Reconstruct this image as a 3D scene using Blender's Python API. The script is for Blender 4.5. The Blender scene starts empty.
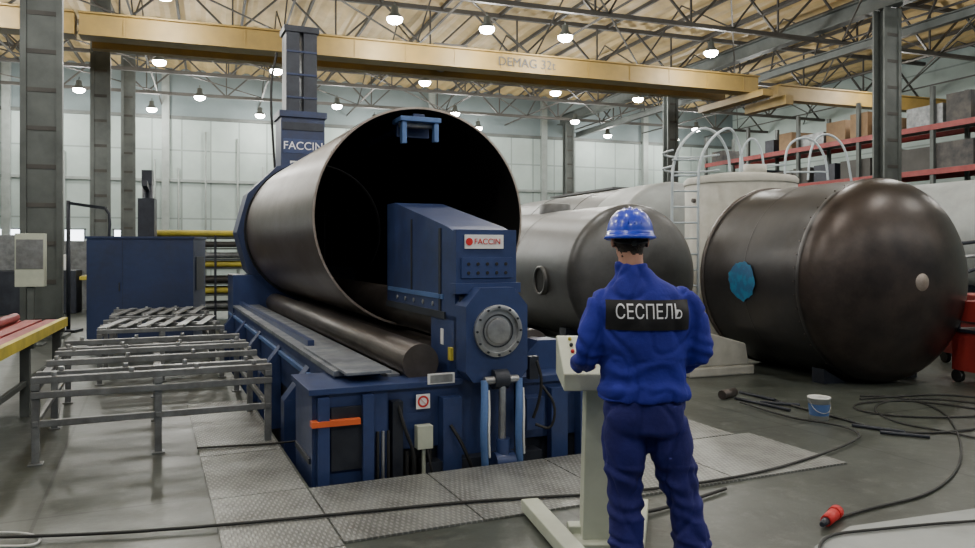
import bpy, bmesh, math, random
from mathutils import Vector, Matrix, noise
from mathutils.bvhtree import BVHTree
random.seed(4)
D=bpy.data; SC=bpy.context.scene
F=760.0; CH=1.62; HY=250.0
def P(px,py,d): return Vector(((px-487.5)/F*d, d, CH-(py-HY)/F*d))
def G(px,py,z=0.0):
    d=(CH-z)*F/(py-HY); return Vector(((px-487.5)/F*d,d,z))
BY=math.radians(20); MY=math.radians(24); MO=Vector((0.02,5.8,0))
# ---------------------------------------------------------------- materials
MATS={}
def mat(name,col,rough=0.5,metal=0.0,col2=None,nscale=3.0,bump=0.0,bscale=40.0,emit=0.0,stretch=(1,1,1),lo=0.35,hi=0.65,coat=0.0,dirt=0.0,dcol=(.02,.018,.016),dscale=1.3):
    if name in MATS: return MATS[name]
    m=D.materials.new(name); m.use_nodes=True; nt=m.node_tree; b=nt.nodes['Principled BSDF']
    b.inputs['Base Color'].default_value=(*col,1); b.inputs['Roughness'].default_value=rough; b.inputs['Metallic'].default_value=metal
    b.inputs['Coat Weight'].default_value=coat
    if emit>0:
        b.inputs['Emission Color'].default_value=(*col,1); b.inputs['Emission Strength'].default_value=emit
    tc=nt.nodes.new('ShaderNodeTexCoord'); mp=nt.nodes.new('ShaderNodeMapping'); mp.inputs['Scale'].default_value=stretch
    nt.links.new(tc.outputs['Object'],mp.inputs[0])
    if col2 is None: col2=tuple(c*0.8 for c in col)
    n=nt.nodes.new('ShaderNodeTexNoise'); n.inputs['Scale'].default_value=nscale; n.inputs['Detail'].default_value=8; n.inputs['Roughness'].default_value=.62
    nt.links.new(mp.outputs[0],n.inputs['Vector'])
    r=nt.nodes.new('ShaderNodeValToRGB'); r.color_ramp.elements[0].position=lo; r.color_ramp.elements[1].position=hi
    r.color_ramp.elements[0].color=(*col,1); r.color_ramp.elements[1].color=(*col2,1)
    nt.links.new(n.outputs['Fac'],r.inputs[0]); out=r.outputs[0]
    if dirt>0:
        n3=nt.nodes.new('ShaderNodeTexNoise'); n3.inputs['Scale'].default_value=dscale; n3.inputs['Detail'].default_value=12; n3.inputs['Roughness'].default_value=.72
        nt.links.new(tc.outputs['Object'],n3.inputs['Vector'])
        r3=nt.nodes.new('ShaderNodeMapRange'); r3.inputs['From Min'].default_value=.46; r3.inputs['From Max'].default_value=.68; r3.inputs['To Max'].default_value=dirt
        nt.links.new(n3.outputs['Fac'],r3.inputs['Value'])
        mx=nt.nodes.new('ShaderNodeMix'); mx.data_type='RGBA'; mx.inputs[7].default_value=(*dcol,1)
        nt.links.new(r3.outputs[0],mx.inputs[0]); nt.links.new(out,mx.inputs[6]); out=mx.outputs[2]
    nt.links.new(out,b.inputs['Base Color'])
    mr=nt.nodes.new('ShaderNodeMapRange'); mr.inputs['To Min'].default_value=max(0,rough-.1); mr.inputs['To Max'].default_value=min(1,rough+.12)
    nt.links.new(n.outputs['Fac'],mr.inputs['Value']); nt.links.new(mr.outputs[0],b.inputs['Roughness'])
    if bump>0:
        n2=nt.nodes.new('ShaderNodeTexNoise'); n2.inputs['Scale'].default_value=bscale; n2.inputs['Detail'].default_value=5
        nt.links.new(mp.outputs[0],n2.inputs['Vector'])
        bp=nt.nodes.new('ShaderNodeBump'); bp.inputs['Strength'].default_value=bump; bp.inputs['Distance'].default_value=.02
        nt.links.new(n2.outputs['Fac'],bp.inputs['Height']); nt.links.new(bp.outputs[0],b.inputs['Normal'])
    MATS[name]=m; return m
mBlue=mat('machine_blue',(.024,.042,.13),.42,.1,(.032,.058,.175),2.5,dirt=.55,dcol=(.018,.022,.04),coat=.15)
mBlueT=mat('tower_blue',(.016,.028,.08),.5,.1,(.022,.038,.11),2.5,dirt=.5)
mBlueL=mat('machine_blue_light',(.07,.14,.34),.42,.1,(.1,.19,.42),5,dirt=.3)
mDark=mat('dark_paint',(.012,.015,.025),.5,.2,(.03,.035,.05),4)
mBlack=mat('black_rubber',(.01,.01,.011),.6)
mVoid=mat('housing_shade_black',(.006,.007,.011),.95)  # end plate behind the shell: interior shade put into a near-black colour
mSteel=mat('brushed_steel',(.46,.47,.48),.34,.75,(.28,.28,.29),8)
mSteelD=mat('rolled_steel',(.15,.13,.122),.38,.65,(.08,.068,.062),3,stretch=(1,.3,1),dirt=.4)
mDeck=mat('worn_deck',(.26,.28,.31),.5,.3,(.14,.155,.19),4,dirt=.5,dcol=(.05,.055,.08),dscale=3)
mShell=mat('shell_outer',(.15,.118,.103),.38,.6,(.088,.066,.057),1.3,bump=.06,bscale=5,stretch=(1,.3,1),dirt=.7,dcol=(.06,.038,.028),dscale=1.1)
mShellI=mat('shell_inner_shade',(.012,.010,.010),.6,.15,(.006,.0055,.0055),1.5,stretch=(1,.3,1))  # inside of the same steel, its shade painted in as near-black
mEdge=mat('cut_edge',(.42,.36,.32),.4,.6,(.3,.24,.2),9)
mTank=mat('tank_steel',(.034,.034,.037),.36,.45,(.058,.055,.055),1.5,bump=.05,bscale=5,dirt=.6,dcol=(.024,.018,.015))
mDome=mat('tank_dome_steel',(.032,.027,.027),.34,.45,(.062,.046,.040),1.8,bump=.1,bscale=4,dirt=.7,dcol=(.016,.012,.011),dscale=2.2)
mTankG=mat('tank_grey',(.075,.078,.082),.4,.45,(.115,.115,.118),1.2,dirt=.5,dcol=(.045,.04,.037))
mTankL=mat('tank_light',(.15,.155,.158),.42,.3,(.21,.215,.217),1,dirt=.3,dcol=(.09,.085,.08))
mTankW=mat('tank_pale',(.36,.38,.38),.5,.1,(.28,.3,.3),1,dirt=.2)
mCream=mat('cream_paint',(.5,.49,.44),.5,0,(.38,.37,.33),3,dirt=.2,dcol=(.2,.19,.16))
mConsole=mat('console_paint',(.50,.53,.44),.45,0,(.42,.45,.37),4,dirt=.2,dcol=(.3,.3,.24),dscale=5)
mWhite=mat('white_paint',(.7,.71,.7),.45,0,(.6,.6,.59),4)
mRail=mat('pale_blue_paint',(.5,.57,.62),.4,.1)
mYel=mat('crane_yellow',(.25,.16,.035),.55,0,(.19,.125,.032),1.5,dirt=.3,dcol=(.1,.07,.025))
mYel2=mat('bright_yellow',(.62,.5,.05),.5,0,(.4,.33,.05),4)
mCol=mat('column_grey',(.10,.112,.107),.55,.1,(.062,.07,.067),1.5)
mTruss=mat('truss_steel',(.06,.056,.05),.6,.1,(.04,.037,.034),2)
mFrame=mat('wall_frame_grey',(.24,.27,.26),.6,0)
mRed=mat('rack_red',(.32,.03,.025),.5,0,(.22,.02,.02),3)
mOrange=mat('orange_paint',(.75,.13,.03),.5)
mBox=mat('cardboard',(.30,.19,.10),.8,0,(.22,.14,.08),3)
mBox2=mat('crate_grey',(.12,.11,.1),.8,0,(.05,.05,.055),3)
mTable=mat('table_grey_paint',(.25,.26,.265),.45,.45,(.14,.148,.155),6,dirt=.5,dcol=(.08,.068,.06),dscale=4)
mWin=mat('window_daylight',(.85,.93,1),.4,emit=6.0,col2=(.85,.93,1))
mLampE=mat('lamp_glass',(1,.97,.9),.4,emit=90.0,col2=(1,.97,.9))
mPaper=mat('label_white',(.8,.8,.8),.5,0,(.75,.75,.75),2)
mLRed=mat('label_red',(.6,.02,.02),.5)
mCable=mat('cable_rubber',(.015,.016,.016),.55)
mPatch=mat('blue_chalk',(.02,.10,.22),.5,.1,(.025,.17,.31),9,lo=.45,hi=.6)
mJacket=mat('jacket_cloth',(.014,.022,.35),.8,0,(.010,.014,.24),4,bump=.15,bscale=60)
mTrou=mat('trouser_cloth',(.011,.013,.17),.8,0,(.008,.009,.11),4,bump=.15,bscale=60)
mSkin=mat('skin',(.5,.27,.19),.55,0,(.44,.22,.15),12)
mHair=mat('hair',(.03,.02,.013),.8,0,(.015,.01,.008),80,bump=.6,bscale=120)
mHelm=mat('helmet_plastic',(.015,.05,.66),.3,0,(.013,.045,.58),2,coat=.4)
mBoot=mat('boot_leather',(.015,.014,.013),.5)
mBand=mat('band_black',(.006,.006,.009),.7)
mTextW=mat('text_white',(.85,.85,.9),.6,col2=(.8,.8,.85))
mEye=mat('eye_white',(.8,.78,.75),.2)
mPit=mat('pit_concrete',(.03,.032,.03),.8,0,(.015,.016,.015),4)
def floor_mat():
    m=mat('floor_concrete',(.088,.098,.086),.36,0,(.042,.049,.042),.55,bump=.12,bscale=12,lo=.3,hi=.7,dirt=.85,dcol=(.022,.024,.019),dscale=1.3)
    nt=m.node_tree; b=nt.nodes['Principled BSDF']; tc=[n for n in nt.nodes if n.type=='TEX_COORD'][0]
    old=b.inputs['Base Color'].links[0].from_socket
    n=nt.nodes.new('ShaderNodeTexNoise'); n.inputs['Scale'].default_value=5; n.inputs['Detail'].default_value=10; n.inputs['Roughness'].default_value=.75
    nt.links.new(tc.outputs['Object'],n.inputs['Vector'])
    r=nt.nodes.new('ShaderNodeValToRGB'); r.color_ramp.elements[0].position=.53; r.color_ramp.elements[1].position=.7
    nt.links.new(n.outputs['Fac'],r.inputs[0])
    mx=nt.nodes.new('ShaderNodeMix'); mx.data_type='RGBA'; mx.inputs[7].default_value=(.17,.18,.165,1)
    mu=nt.nodes.new('ShaderNodeMath'); mu.operation='MULTIPLY'; mu.inputs[1].default_value=.6
    nt.links.new(r.outputs[0],mu.inputs[0]); nt.links.new(mu.outputs[0],mx.inputs[0]); nt.links.new(old,mx.inputs[6])
    br=nt.nodes.new('ShaderNodeTexBrick'); br.inputs['Scale'].default_value=1; br.offset=0
    br.inputs['Brick Width'].default_value=3; br.inputs['Row Height'].default_value=3; br.inputs['Mortar Size'].default_value=.012
    br.inputs['Color1'].default_value=(1,1,1,1); br.inputs['Color2'].default_value=(.86,.87,.86,1); br.inputs['Mortar'].default_value=(.4,.4,.4,1)
    nt.links.new(tc.outputs['Object'],br.inputs['Vector'])
    m2=nt.nodes.new('ShaderNodeMix'); m2.data_type='RGBA'; m2.blend_type='MULTIPLY'; m2.inputs[0].default_value=1
    nt.links.new(mx.outputs[2],m2.inputs[6]); nt.links.new(br.outputs[0],m2.inputs[7]); nt.links.new(m2.outputs[2],b.inputs['Base Color'])
    return m
mFloor=floor_mat()
def plate_mat():
    m=mat('checker_plate',(.31,.32,.31),.36,.45,(.16,.165,.16),2.6,lo=.35,hi=.7,dirt=.6,dcol=(.075,.07,.063),dscale=2.2)
    nt=m.node_tree; b=nt.nodes['Principled BSDF']; tc=[n for n in nt.nodes if n.type=='TEX_COORD'][0]
    hs=[]
    for ang in (45,-45):
        mp=nt.nodes.new('ShaderNodeMapping'); mp.inputs['Rotation'].default_value=(0,0,math.radians(ang)); mp.inputs['Scale'].default_value=(40,15,1)
        nt.links.new(tc.outputs['Object'],mp.inputs[0])
        v=nt.nodes.new('ShaderNodeTexVoronoi'); v.inputs['Scale'].default_value=1; v.inputs['Randomness'].default_value=0.05
        nt.links.new(mp.outputs[0],v.inputs['Vector'])
        c=nt.nodes.new('ShaderNodeMapRange'); c.inputs['From Min'].default_value=.38; c.inputs['From Max'].default_value=.2
        nt.links.new(v.outputs['Distance'],c.inputs['Value']); hs.append(c.outputs[0])
    ck=nt.nodes.new('ShaderNodeTexChecker'); ck.inputs['Scale'].default_value=14; nt.links.new(tc.outputs['Object'],ck.inputs['Vector'])
    mx=nt.nodes.new('ShaderNodeMix'); nt.links.new(ck.outputs['Fac'],mx.inputs[0]); nt.links.new(hs[0],mx.inputs[2]); nt.links.new(hs[1],mx.inputs[3])
    bp=nt.nodes.new('ShaderNodeBump'); bp.inputs['Strength'].default_value=.5; bp.inputs['Distance'].default_value=.008
    nt.links.new(mx.outputs[0],bp.inputs['Height']); nt.links.new(bp.outputs[0],b.inputs['Normal'])
    old=b.inputs['Base Color'].links[0].from_socket
    m3=nt.nodes.new('ShaderNodeMix'); m3.data_type='RGBA'; m3.inputs[7].default_value=(.55,.56,.55,1)
    mu=nt.nodes.new('ShaderNodeMath'); mu.operation='MULTIPLY'; mu.inputs[1].default_value=.4
    nt.links.new(mx.outputs[0],mu.inputs[0]); nt.links.new(mu.outputs[0],m3.inputs[0]); nt.links.new(old,m3.inputs[6]); nt.links.new(m3.outputs[2],b.inputs['Base Color'])
    return m
mPlate=plate_mat()
def wall_mat():
    m=mat('wall_panels',(.36,.43,.41),.6,0,(.29,.35,.335),.6)
    nt=m.node_tree; b=nt.nodes['Principled BSDF']; tc=[n for n in nt.nodes if n.type=='TEX_COORD'][0]
    mp=nt.nodes.new('ShaderNodeMapping'); mp.inputs['Rotation'].default_value=(math.radians(90),0,0)
    nt.links.new(tc.outputs['Object'],mp.inputs[0])
    br=nt.nodes.new('ShaderNodeTexBrick'); br.offset=0; br.inputs['Scale'].default_value=1
    br.inputs['Brick Width'].default_value=1.2; br.inputs['Row Height'].default_value=3.0; br.inputs['Mortar Size'].default_value=.035
    br.inputs['Color1'].default_value=(1,1,1,1); br.inputs['Color2'].default_value=(.93,.93,.93,1); br.inputs['Mortar'].default_value=(.6,.6,.6,1)
    nt.links.new(mp.outputs[0],br.inputs['Vector'])
    old=b.inputs['Base Color'].links[0].from_socket
    m2=nt.nodes.new('ShaderNodeMix'); m2.data_type='RGBA'; m2.blend_type='MULTIPLY'; m2.inputs[0].default_value=1
    nt.links.new(old,m2.inputs[6]); nt.links.new(br.outputs[0],m2.inputs[7]); nt.links.new(m2.outputs[2],b.inputs['Base Color'])
    return m
mWall=wall_mat()
mWallUp=mat('wall_upper_haze',(.15,.19,.20),.7,0,(.12,.155,.165),.6)  # dim bluish haze under the roof painted into the upper wall colour
mCeil=mat('ceiling_sheet',(.56,.40,.18),.55,.1,(.42,.31,.15),1.5)
# ---------------------------------------------------------------- builder
def ortho(d):
    d=d.normalized(); h=Vector((0,0,1)) if abs(d.z)<.95 else Vector((0,1,0))
    x=d.cross(h).normalized(); y=x.cross(d).normalized(); return x,y
class B:
    def __init__(s,name): s.name=name; s.bm=bmesh.new(); s.m=[]
    def mi(s,m):
        if m not in s.m: s.m.append(m)
        return s.m.index(m)
    def fc(s,vs,i,sm=False):
        try: f=s.bm.faces.new(vs)
        except ValueError: return
        f.material_index=i; f.smooth=sm
    def box(s,c,sz,m,rot=None):
        i=s.mi(m); c=Vector(c); R=rot or Matrix.Identity(3)
        v=[s.bm.verts.new(c+R@Vector((a*sz[0]/2,b*sz[1]/2,d*sz[2]/2))) for a in(-1,1) for b in(-1,1) for d in(-1,1)]
        for f in((0,1,3,2),(4,6,7,5),(0,4,5,1),(2,3,7,6),(0,2,6,4),(1,5,7,3)): s.fc([v[k] for k in f],i)
    def bb(s,x0,x1,y0,y1,z0,z1,m): s.box(((x0+x1)/2,(y0+y1)/2,(z0+z1)/2),(abs(x1-x0),abs(y1-y0),abs(z1-z0)),m)
    def bar(s,p0,p1,w,h,m):
        p0=Vector(p0);p1=Vector(p1);d=p1-p0;x,y=ortho(d);R=Matrix((x,d.normalized(),y)).transposed()
        s.box((p0+p1)/2,(w,d.length,h),m,R)
    def ibeam(s,p0,p1,w,h,m,t=.03):
        p0=Vector(p0);p1=Vector(p1);x,y=ortho(p1-p0)
        s.bar(p0,p1,t,h,m)
        for k in(-1,1): s.bar(p0+y*k*(h/2-t/2),p1+y*k*(h/2-t/2),w,t,m)
    def rings(s,rs,m,cap=True,closed_seg=True,sm=True):
        i=s.mi(m); V=[[s.bm.verts.new(p) for p in r] for r in rs]; n=len(rs[0])
        for a in range(len(V)-1):
            for k in range(n if closed_seg else n-1):
                s.fc([V[a][k],V[a][(k+1)%n],V[a+1][(k+1)%n],V[a+1][k]],i,sm)
        if cap:
            s.fc(V[0][::-1],i); s.fc(V[-1],i)
    def cyl(s,p0,p1,r,m,seg=20,r2=None,cap=True,sm=True):
        p0=Vector(p0);p1=Vector(p1);x,y=ortho(p1-p0);r2=r if r2 is None else r2
        s.rings([[p+(x*math.cos(t)+y*math.sin(t))*q for t in [2*math.pi*k/seg for k in range(seg)]] for p,q in((p0,r),(p1,r2))],m,cap,True,sm)
    def lathe(s,prof,o,ax,m,seg=48,cap=False):
        o=Vector(o);ax=Vector(ax).normalized();x,y=ortho(ax)
        s.rings([[o+ax*h+(x*math.cos(t)+y*math.sin(t))*max(r,.0005) for t in [2*math.pi*k/seg for k in range(seg)]] for r,h in prof],m,cap)
    def sph(s,c,r,m,seg=16,n=10):
        c=Vector(c); r=Vector(r) if hasattr(r,'__len__') else Vector((r,r,r))
        s.rings([[c+Vector((math.cos(t)*math.sin(p)*r.x,math.sin(t)*math.sin(p)*r.y,-math.cos(p)*r.z)) for t in [2*math.pi*k/seg for k in range(seg)]] for p in [max(.01,min(math.pi-.01,math.pi*j/n)) for j in range(n+1)]],m)
    def path(s,pts,r,m,seg=8,smooth=0,radii=None):
        pts=[Vector(p) for p in pts]
        for _ in range(smooth):
            q=[pts[0]]
            for a,b in zip(pts[:-1],pts[1:]): q+=[a*.75+b*.25,a*.25+b*.75]
            pts=q+[pts[-1]]
        x=None;rs=[]
        for k,p in enumerate(pts):
            d=(pts[min(k+1,len(pts)-1)]-pts[max(k-1,0)]).normalized()
            if x is None: x,_=ortho(d)
            x=(x-d*x.dot(d)).normalized(); y=x.cross(d); rr=radii[k] if radii else r
            rs.append([p+(x*math.cos(t)+y*math.sin(t))*rr for t in [2*math.pi*j/seg for j in range(seg)]])
        s.rings(rs,m)
    def prism(s,poly,vec,m):
        i=s.mi(m); vec=Vector(vec); a=[s.bm.verts.new(Vector(p)) for p in poly]; b=[s.bm.verts.new(Vector(p)+vec) for p in poly]; n=len(a)
        s.fc(a[::-1],i); s.fc(b,i)
        for k in range(n): s.fc([a[k],a[(k+1)%n],b[(k+1)%n],b[k]],i)
    def done(s,loc=(0,0,0),rz=0,bevel=0,parent=None,recalc=True):
        if recalc: bmesh.ops.recalc_face_normals(s.bm,faces=s.bm.faces)
        me=D.meshes.new(s.name); s.bm.to_mesh(me); s.bm.free()
        for m in s.m: me.materials.append(m)
        o=D.objects.new(s.name,me); SC.collection.objects.link(o); o.location=loc; o.rotation_euler=(0,0,rz)
        if bevel:
            b=o.modifiers.new('bev','BEVEL'); b.width=bevel; b.segments=2; b.limit_method='ANGLE'; b.angle_limit=math.radians(50)
        if parent: o.parent=parent
        return o
def text(body,name,size,m,M4,parent=None,width=None,ext=.002):
    c=D.curves.new(name,'FONT'); c.body=body; c.size=size; c.align_x='CENTER'; c.align_y='CENTER'; c.extrude=ext
    o=D.objects.new(name+'_c',c); SC.collection.objects.link(o)
    dg=bpy.context.evaluated_depsgraph_get(); me=D.meshes.new_from_object(o.evaluated_get(dg)); D.objects.remove(o)
    xs=[v.co.x for v in me.vertices]
    if width and xs:
        k=width/(max(xs)-min(xs)); me.transform(Matrix.Scale(k,4))
    me.transform(M4); me.materials.clear(); me.materials.append(m)
    n=D.objects.new(name,me); SC.collection.objects.link(n)
    if parent: n.parent=parent
    return n
RX=Matrix.Rotation(math.radians(90),4,'X')
# ---------------------------------------------------------------- room
b=B('floor'); i=b.mi(mFloor); j=b.mi(mPit)
U0,U1,V0,V1=-1.38,.98,-.1,9.0
xs=[-45,U0,U1,50]; ys=[-16,V0,V1,50]
g=[[b.bm.verts.new((x,y,0)) for y in ys] for x in xs]
for a in range(3):
    for c in range(3):
        if a==1 and c==1: continue
        b.fc([g[a][c],g[a+1][c],g[a+1][c+1],g[a][c+1]],i)
lo=[b.bm.verts.new((x,y,-.8)) for x,y in((U0,V0),(U1,V0),(U1,V1),(U0,V1))]; hi=[g[1][1],g[2][1],g[2][2],g[1][2]]
for k in range(4): b.fc([lo[k],lo[(k+1)%4],hi[(k+1)%4],hi[k]],j)
b.fc(lo,j); b.done(MO,MY,recalc=False)

WV=36
b=B('wall_back'); b.bb(-16,28,WV,WV+.2,0,7.4,mWall); b.bb(-16,28,WV,WV+.2,7.4,10,mWallUp); b.done(rz=BY)
b=B('wall_left'); b.bb(-16.2,-16,-6,WV,0,10,mWall); b.done(rz=BY)
b=B('wall_right'); b.bb(28,28.2,-6,WV,0,10,mWall); b.done(rz=BY)
b=B('trim_1')
for k in range(-14,28,6): b.bb(k,k+.3,WV-.25,WV-.002,0,9.3,mFrame)
b.bb(-16,28,WV-.12,WV-.002,4.6,4.72,mFrame); b.bb(-16,28,WV-.12,WV-.002,7.35,7.5,mCol); b.bb(-16,28,WV-.12,WV-.002,.85,.98,mCol)
for k in range(12): 
    u=-8+k*1.1+random.random()*.4; b.cyl((u,WV-.1,0),(u,WV-.1,5+random.random()*2),.04,mFrame,8)
b.done(rz=BY)
for n,(u,w) in enumerate(((-7.9,1.9),(-5.6,1.2),(-3.6,.6))):
    b=B('window_%d'%(n+1)); b.bb(u-w/2,u+w/2,WV-.06,WV-.02,1.0,2.5,mWin)
    for zz in (1.0,1.75,2.5): b.bb(u-w/2-.05,u+w/2+.05,WV-.1,WV-.03,zz-.03,zz+.03,mCol)
    for k in range(3): b.bb(u-w/2+k*w/2-.03,u-w/2+k*w/2+.03,WV-.1,WV-.03,1.0,2.5,mCol)
    b.done(rz=BY)
b=B('ceiling'); pts=[]; x=-16; k=0
while x<28:
    z=9.5+(.09 if k%4 in(1,2) else 0); pts.append((x,z)); x+=.16; k+=1
b.rings([[Vector((x,-6,z)) for x,z in pts],[Vector((x,WV,z)) for x,z in pts]],mCeil,cap=False,closed_seg=False,sm=False)
b.done(rz=BY,recalc=False)
for v in (3,8,13,18,23.5,29,33):
    b=B('roof_truss'); z0,z1=7.9,9.35
    b.bar((-15.9,v,z0),(27.9,v,z0),.12,.12,mTruss); b.bar((-15.9,v,z1),(27.9,v,z1),.14,.14,mTruss)
    u=-15.9; k=0
    while u<26.5:
        b.bar((u,v,z0 if k%2 else z1),(u+1.5,v,z1 if k%2 else z0),.06,.06,mTruss)
        if k%2: b.bar((u,v,z0),(u,v,z1),.05,.05,mTruss)
        u+=1.5; k+=1
    b.done(rz=BY)
b=B('roof_purlins')
for u in range(-15,28,2): b.bar((u,-6,9.4),(u,WV-.1,9.4),.08,.12,mTruss)
for u in range(-14,28,4):
    b.bar((u,-6,7.95),(u,WV-.1,7.95),.05,.05,mTruss)
    for v in range(3,33,5): b.bar((u,v,7.95),(u+4,v+5,7.95),.04,.04,mTruss); b.bar((u,v,7.95),(u,v+2.5,9.35),.04,.04,mTruss); b.bar((u,v+5,7.95),(u,v+2.5,9.35),.04,.04,mTruss)
b.done(rz=BY)
b=B('crane_runway')
b.ibeam((17,-4,8.3),(17,WV-.3,8.3),.35,.45,mCol); b.ibeam((17.9,-4,7.6),(17.9,WV-.3,7.6),.2,.25,mCol)
for v in range(-4,34,2): b.bar((17.2,v,8.2),(17.9,v+1,7.7),.05,.05,mTruss)
b.done(rz=BY)
def column(u,v,w=.55,h=9.3):
    b=B('steel_column')
    b.bb(u-w/2,u+w/2,v-.2,v-.15,0,h,mCol); b.bb(u-w/2,u+w/2,v+.15,v+.2,0,h,mCol)
    b.bb(u-.03,u+.03,v-.15,v+.15,0,h,mCol)
    for s in(-1,1): b.bb(u+s*w/2-.05,u+s*w/2+.05,v-.24,v-.2,0,h,mCol)
    for k in range(11): b.bb(u-w/2,u+w/2,v-.215,v-.2,.7*k+.3,.7*k+.38,mTruss)
    b.bb(u-w/2-.1,u+w/2+.1,v-.35,v+.35,0,.05,mCol)
    return b.done(rz=BY)
for u,v,w in((17,15.5,.5),(17,25.7,.38),(17,34.8,.4),(17,5,.5)): column(u,v,w,8.06)
for u,v,w in((-2.9,16,.58),(-2.9,23.9,.42),(-2.9,31.5,.4),(-2.9,5,.6)): column(u,v,w)
CZ=-.25
b=B('overhead_crane')
b.bb(-2.95,16.8,20.3,20.7,7.02,7.5,mYel); b.bb(-2.95,16.8,20.2,20.8,7.5,7.54,mYel); b.bb(-2.95,16.8,20.2,20.8,6.98,7.02,mYel)
b.bb(-2.9,16.8,22.0,22.3,7.1,7.5,mYel)
b.bb(16.4,16.8,19.6,23,6.77,6.98,mYel)
b.bb(6,7.0,20.9,22.0,7.54,7.8,mTruss); b.cyl((6.5,20.8,7.4),(6.5,22.0,7.4),.18,mSteelD)
for k in range(14): b.bb(-2+k*1.4,-1.97+k*1.4,20.28,20.3,7.02,7.5,mYel)
cr=b.done((0,0,CZ),rz=BY)
text('DEMAG 32t','crane_lettering',.36,mTruss,Matrix.Translation((8.6,20.27,7.26))@RX,cr)
b=B('overhead_crane'); b.bb(-15,-3.05,20.3,20.7,7.02,7.5,mYel); b.bb(-15,-3.05,20.2,20.8,7.5,7.54,mYel); b.bb(-15,-3.05,20.2,20.8,6.98,7.02,mYel); b.done((0,0,CZ),rz=BY)
b=B('overhead_crane'); b.bb(17.6,27,20.3,20.7,6.85,7.3,mYel); b.bb(17.6,27,20.2,20.8,7.3,7.34,mYel); b.bb(17.3,17.6,19.6,21.6,6.55,6.85,mYel); b.done((0,0,CZ),rz=BY)
ME=None
def lamp(u,v,z,power):
    global ME
    x=math.cos(BY)*u-math.sin(BY)*v; y=math.sin(BY)*u+math.cos(BY)*v
    if ME is None:
        b=B('high_bay_lamp'); b.lathe([(.02,.3),(.09,.28),(.1,.12),(.22,-.02),(.23,-.04),(.2,-.02),(.08,.1)],(0,0,0),(0,0,1),mCol,20); b.sph((0,0,-.06),(.2,.2,.12),mLampE); b.cyl((0,0,.28),(0,0,.4),.02,mCol,6)
        o=b.done((x,y,z)); ME=o.data
    else:
        o=D.objects.new('high_bay_lamp',ME); SC.collection.objects.link(o); o.location=(x,y,z)
    if power:
        l=D.lights.new('bulb','POINT'); l.energy=power; l.shadow_soft_size=.2; l.color=(1,.985,.92)
        lo=D.objects.new('bulb',l); SC.collection.objects.link(lo); lo.parent=o; lo.location=(0,0,-.4)
for v,us,z in((-3,(-3,1.8,6.6,11.5,16.2,22),7.55),(4,(-9,-4.5,.2,4.8,9.8,14.5,22),7.55),(11,(-9,-4.5,.2,4.8,9.8,14.5,22),7.55),
    (19.0,(-9,-5,-1,4.4,6.9,9.2,14,21),7.55),(25.6,(-7,-1.5,2,7,12,15.5,21),7.5),(31,(-9,-4.5,-.4,4.8,9.8,15.5,22),7.5),(34.3,(-6.5,-2.3,2,7,12,19,23),7.5)):
    for u in us: lamp(u,v,z,270)
# ---------------------------------------------------------------- floor plates
b=B('steel_floor_plate')
def plate(u0,u1,v0,v1): b.bb(u0+.006,u1-.006,v0+.006,v1-.006,.001,.014,mPlate)
for c in range(5): plate(-2.02,-1.4,-2.3+c*1.1,-2.3+(c+1)*1.1)
plate(-1.4,-.55,-1.15,-.11); plate(-.55,.4,-1.15,-.11); plate(.4,1.4,-1.15,-.11); plate(1.4,2.45,-1.15,-.11)
for v in range(3): plate(1.0,2.3,-.1+v*1.2,-.1+(v+1)*1.2)
b.done(MO,MY)
# ---------------------------------------------------------------- rolling machine
b=B('plate_rolling_machine')
b.prism([(-.19,.25,1.06),(-.19,.25,1.76),(-.19,.42,1.81),(-.19,1.85,2.08),(-.19,2.1,2.08),(-.19,2.1,1.06)],(.5,0,0),mBlue)
b.bb(-.2,-.19,.5,2.05,1.22,1.26,mBlueL); b.bb(-.205,-.19,.45,2.08,1.06,1.12,mDark)
b.bb(-.2,-.19,.55,.6,1.12,1.8,mDark); b.bb(-.2,-.19,1.3,1.33,1.26,1.9,mDark)
for k in range(5): b.cyl((-.2,.75+k*.25,1.17),(-.19,.75+k*.25,1.17),.02,mSteel,8)
b.bb(-.19,.31,.22,.8,-.5,1.1,mBlue); b.bb(-.22,.34,.16,.3,1.28,1.36,mBlue)
b.bb(-.2,.32,.2,.26,1.36,1.78,mBlue)
b.bb(-.16,.28,.185,.2,1.4,1.56,mBlue)
for r in range(2):
    for k in range(5): b.cyl((-.1+k*.08,.18,1.44+r*.07),(-.1+k*.08,.19,1.44+r*.07),.014,mBlack,10)
b.bb(-.17,.29,.2,.21,1.1,1.26,mDark)
cx,cz=.07,.97; poly=[]
for u,z in((-.2,-.36),(-.26,-.28),(-.26,.22),(-.14,.36),(.14,.36),(.26,.22),(.26,-.28),(.2,-.36)): poly.append((cx+u,.02,cz+z))
b.prism(poly,(0,.25,0),mBlue)
b.lathe([(.2,0),(.2,-.03),(.165,-.035),(.165,-.01)],(cx,.02,cz+.03),(0,1,0),mSteel,40)
b.lathe([(.165,-.012),(.10,-.012),(.095,-.03),(.03,-.03),(.001,-.03)],(cx,.02,cz+.03),(0,1,0),mSteel,40)
b.lathe([(.128,-.016),(.118,-.016)],(cx,.018,cz+.03),(0,1,0),mDark,40)
for k in range(12):
    t=k*math.pi/6; b.cyl((cx+.183*math.cos(t),-.025,cz+.03+.183*math.sin(t)),(cx+.183*math.cos(t),-.01,cz+.03+.183*math.sin(t)),.009,mDark,8)
b.cyl((.06,.5,1.03),(.06,8.6,1.03),.195,mSteelD,32)
b.cyl((.1,.6,.585),(.1,8.6,.585),.195,mSteelD,32)
b.cyl((-.42,.4,.73),(-.42,8.5,.73),.15,mSteelD,32); b.cyl((.75,.75,.74),(.75,8.5,.74),.17,mSteelD,32)
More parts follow.
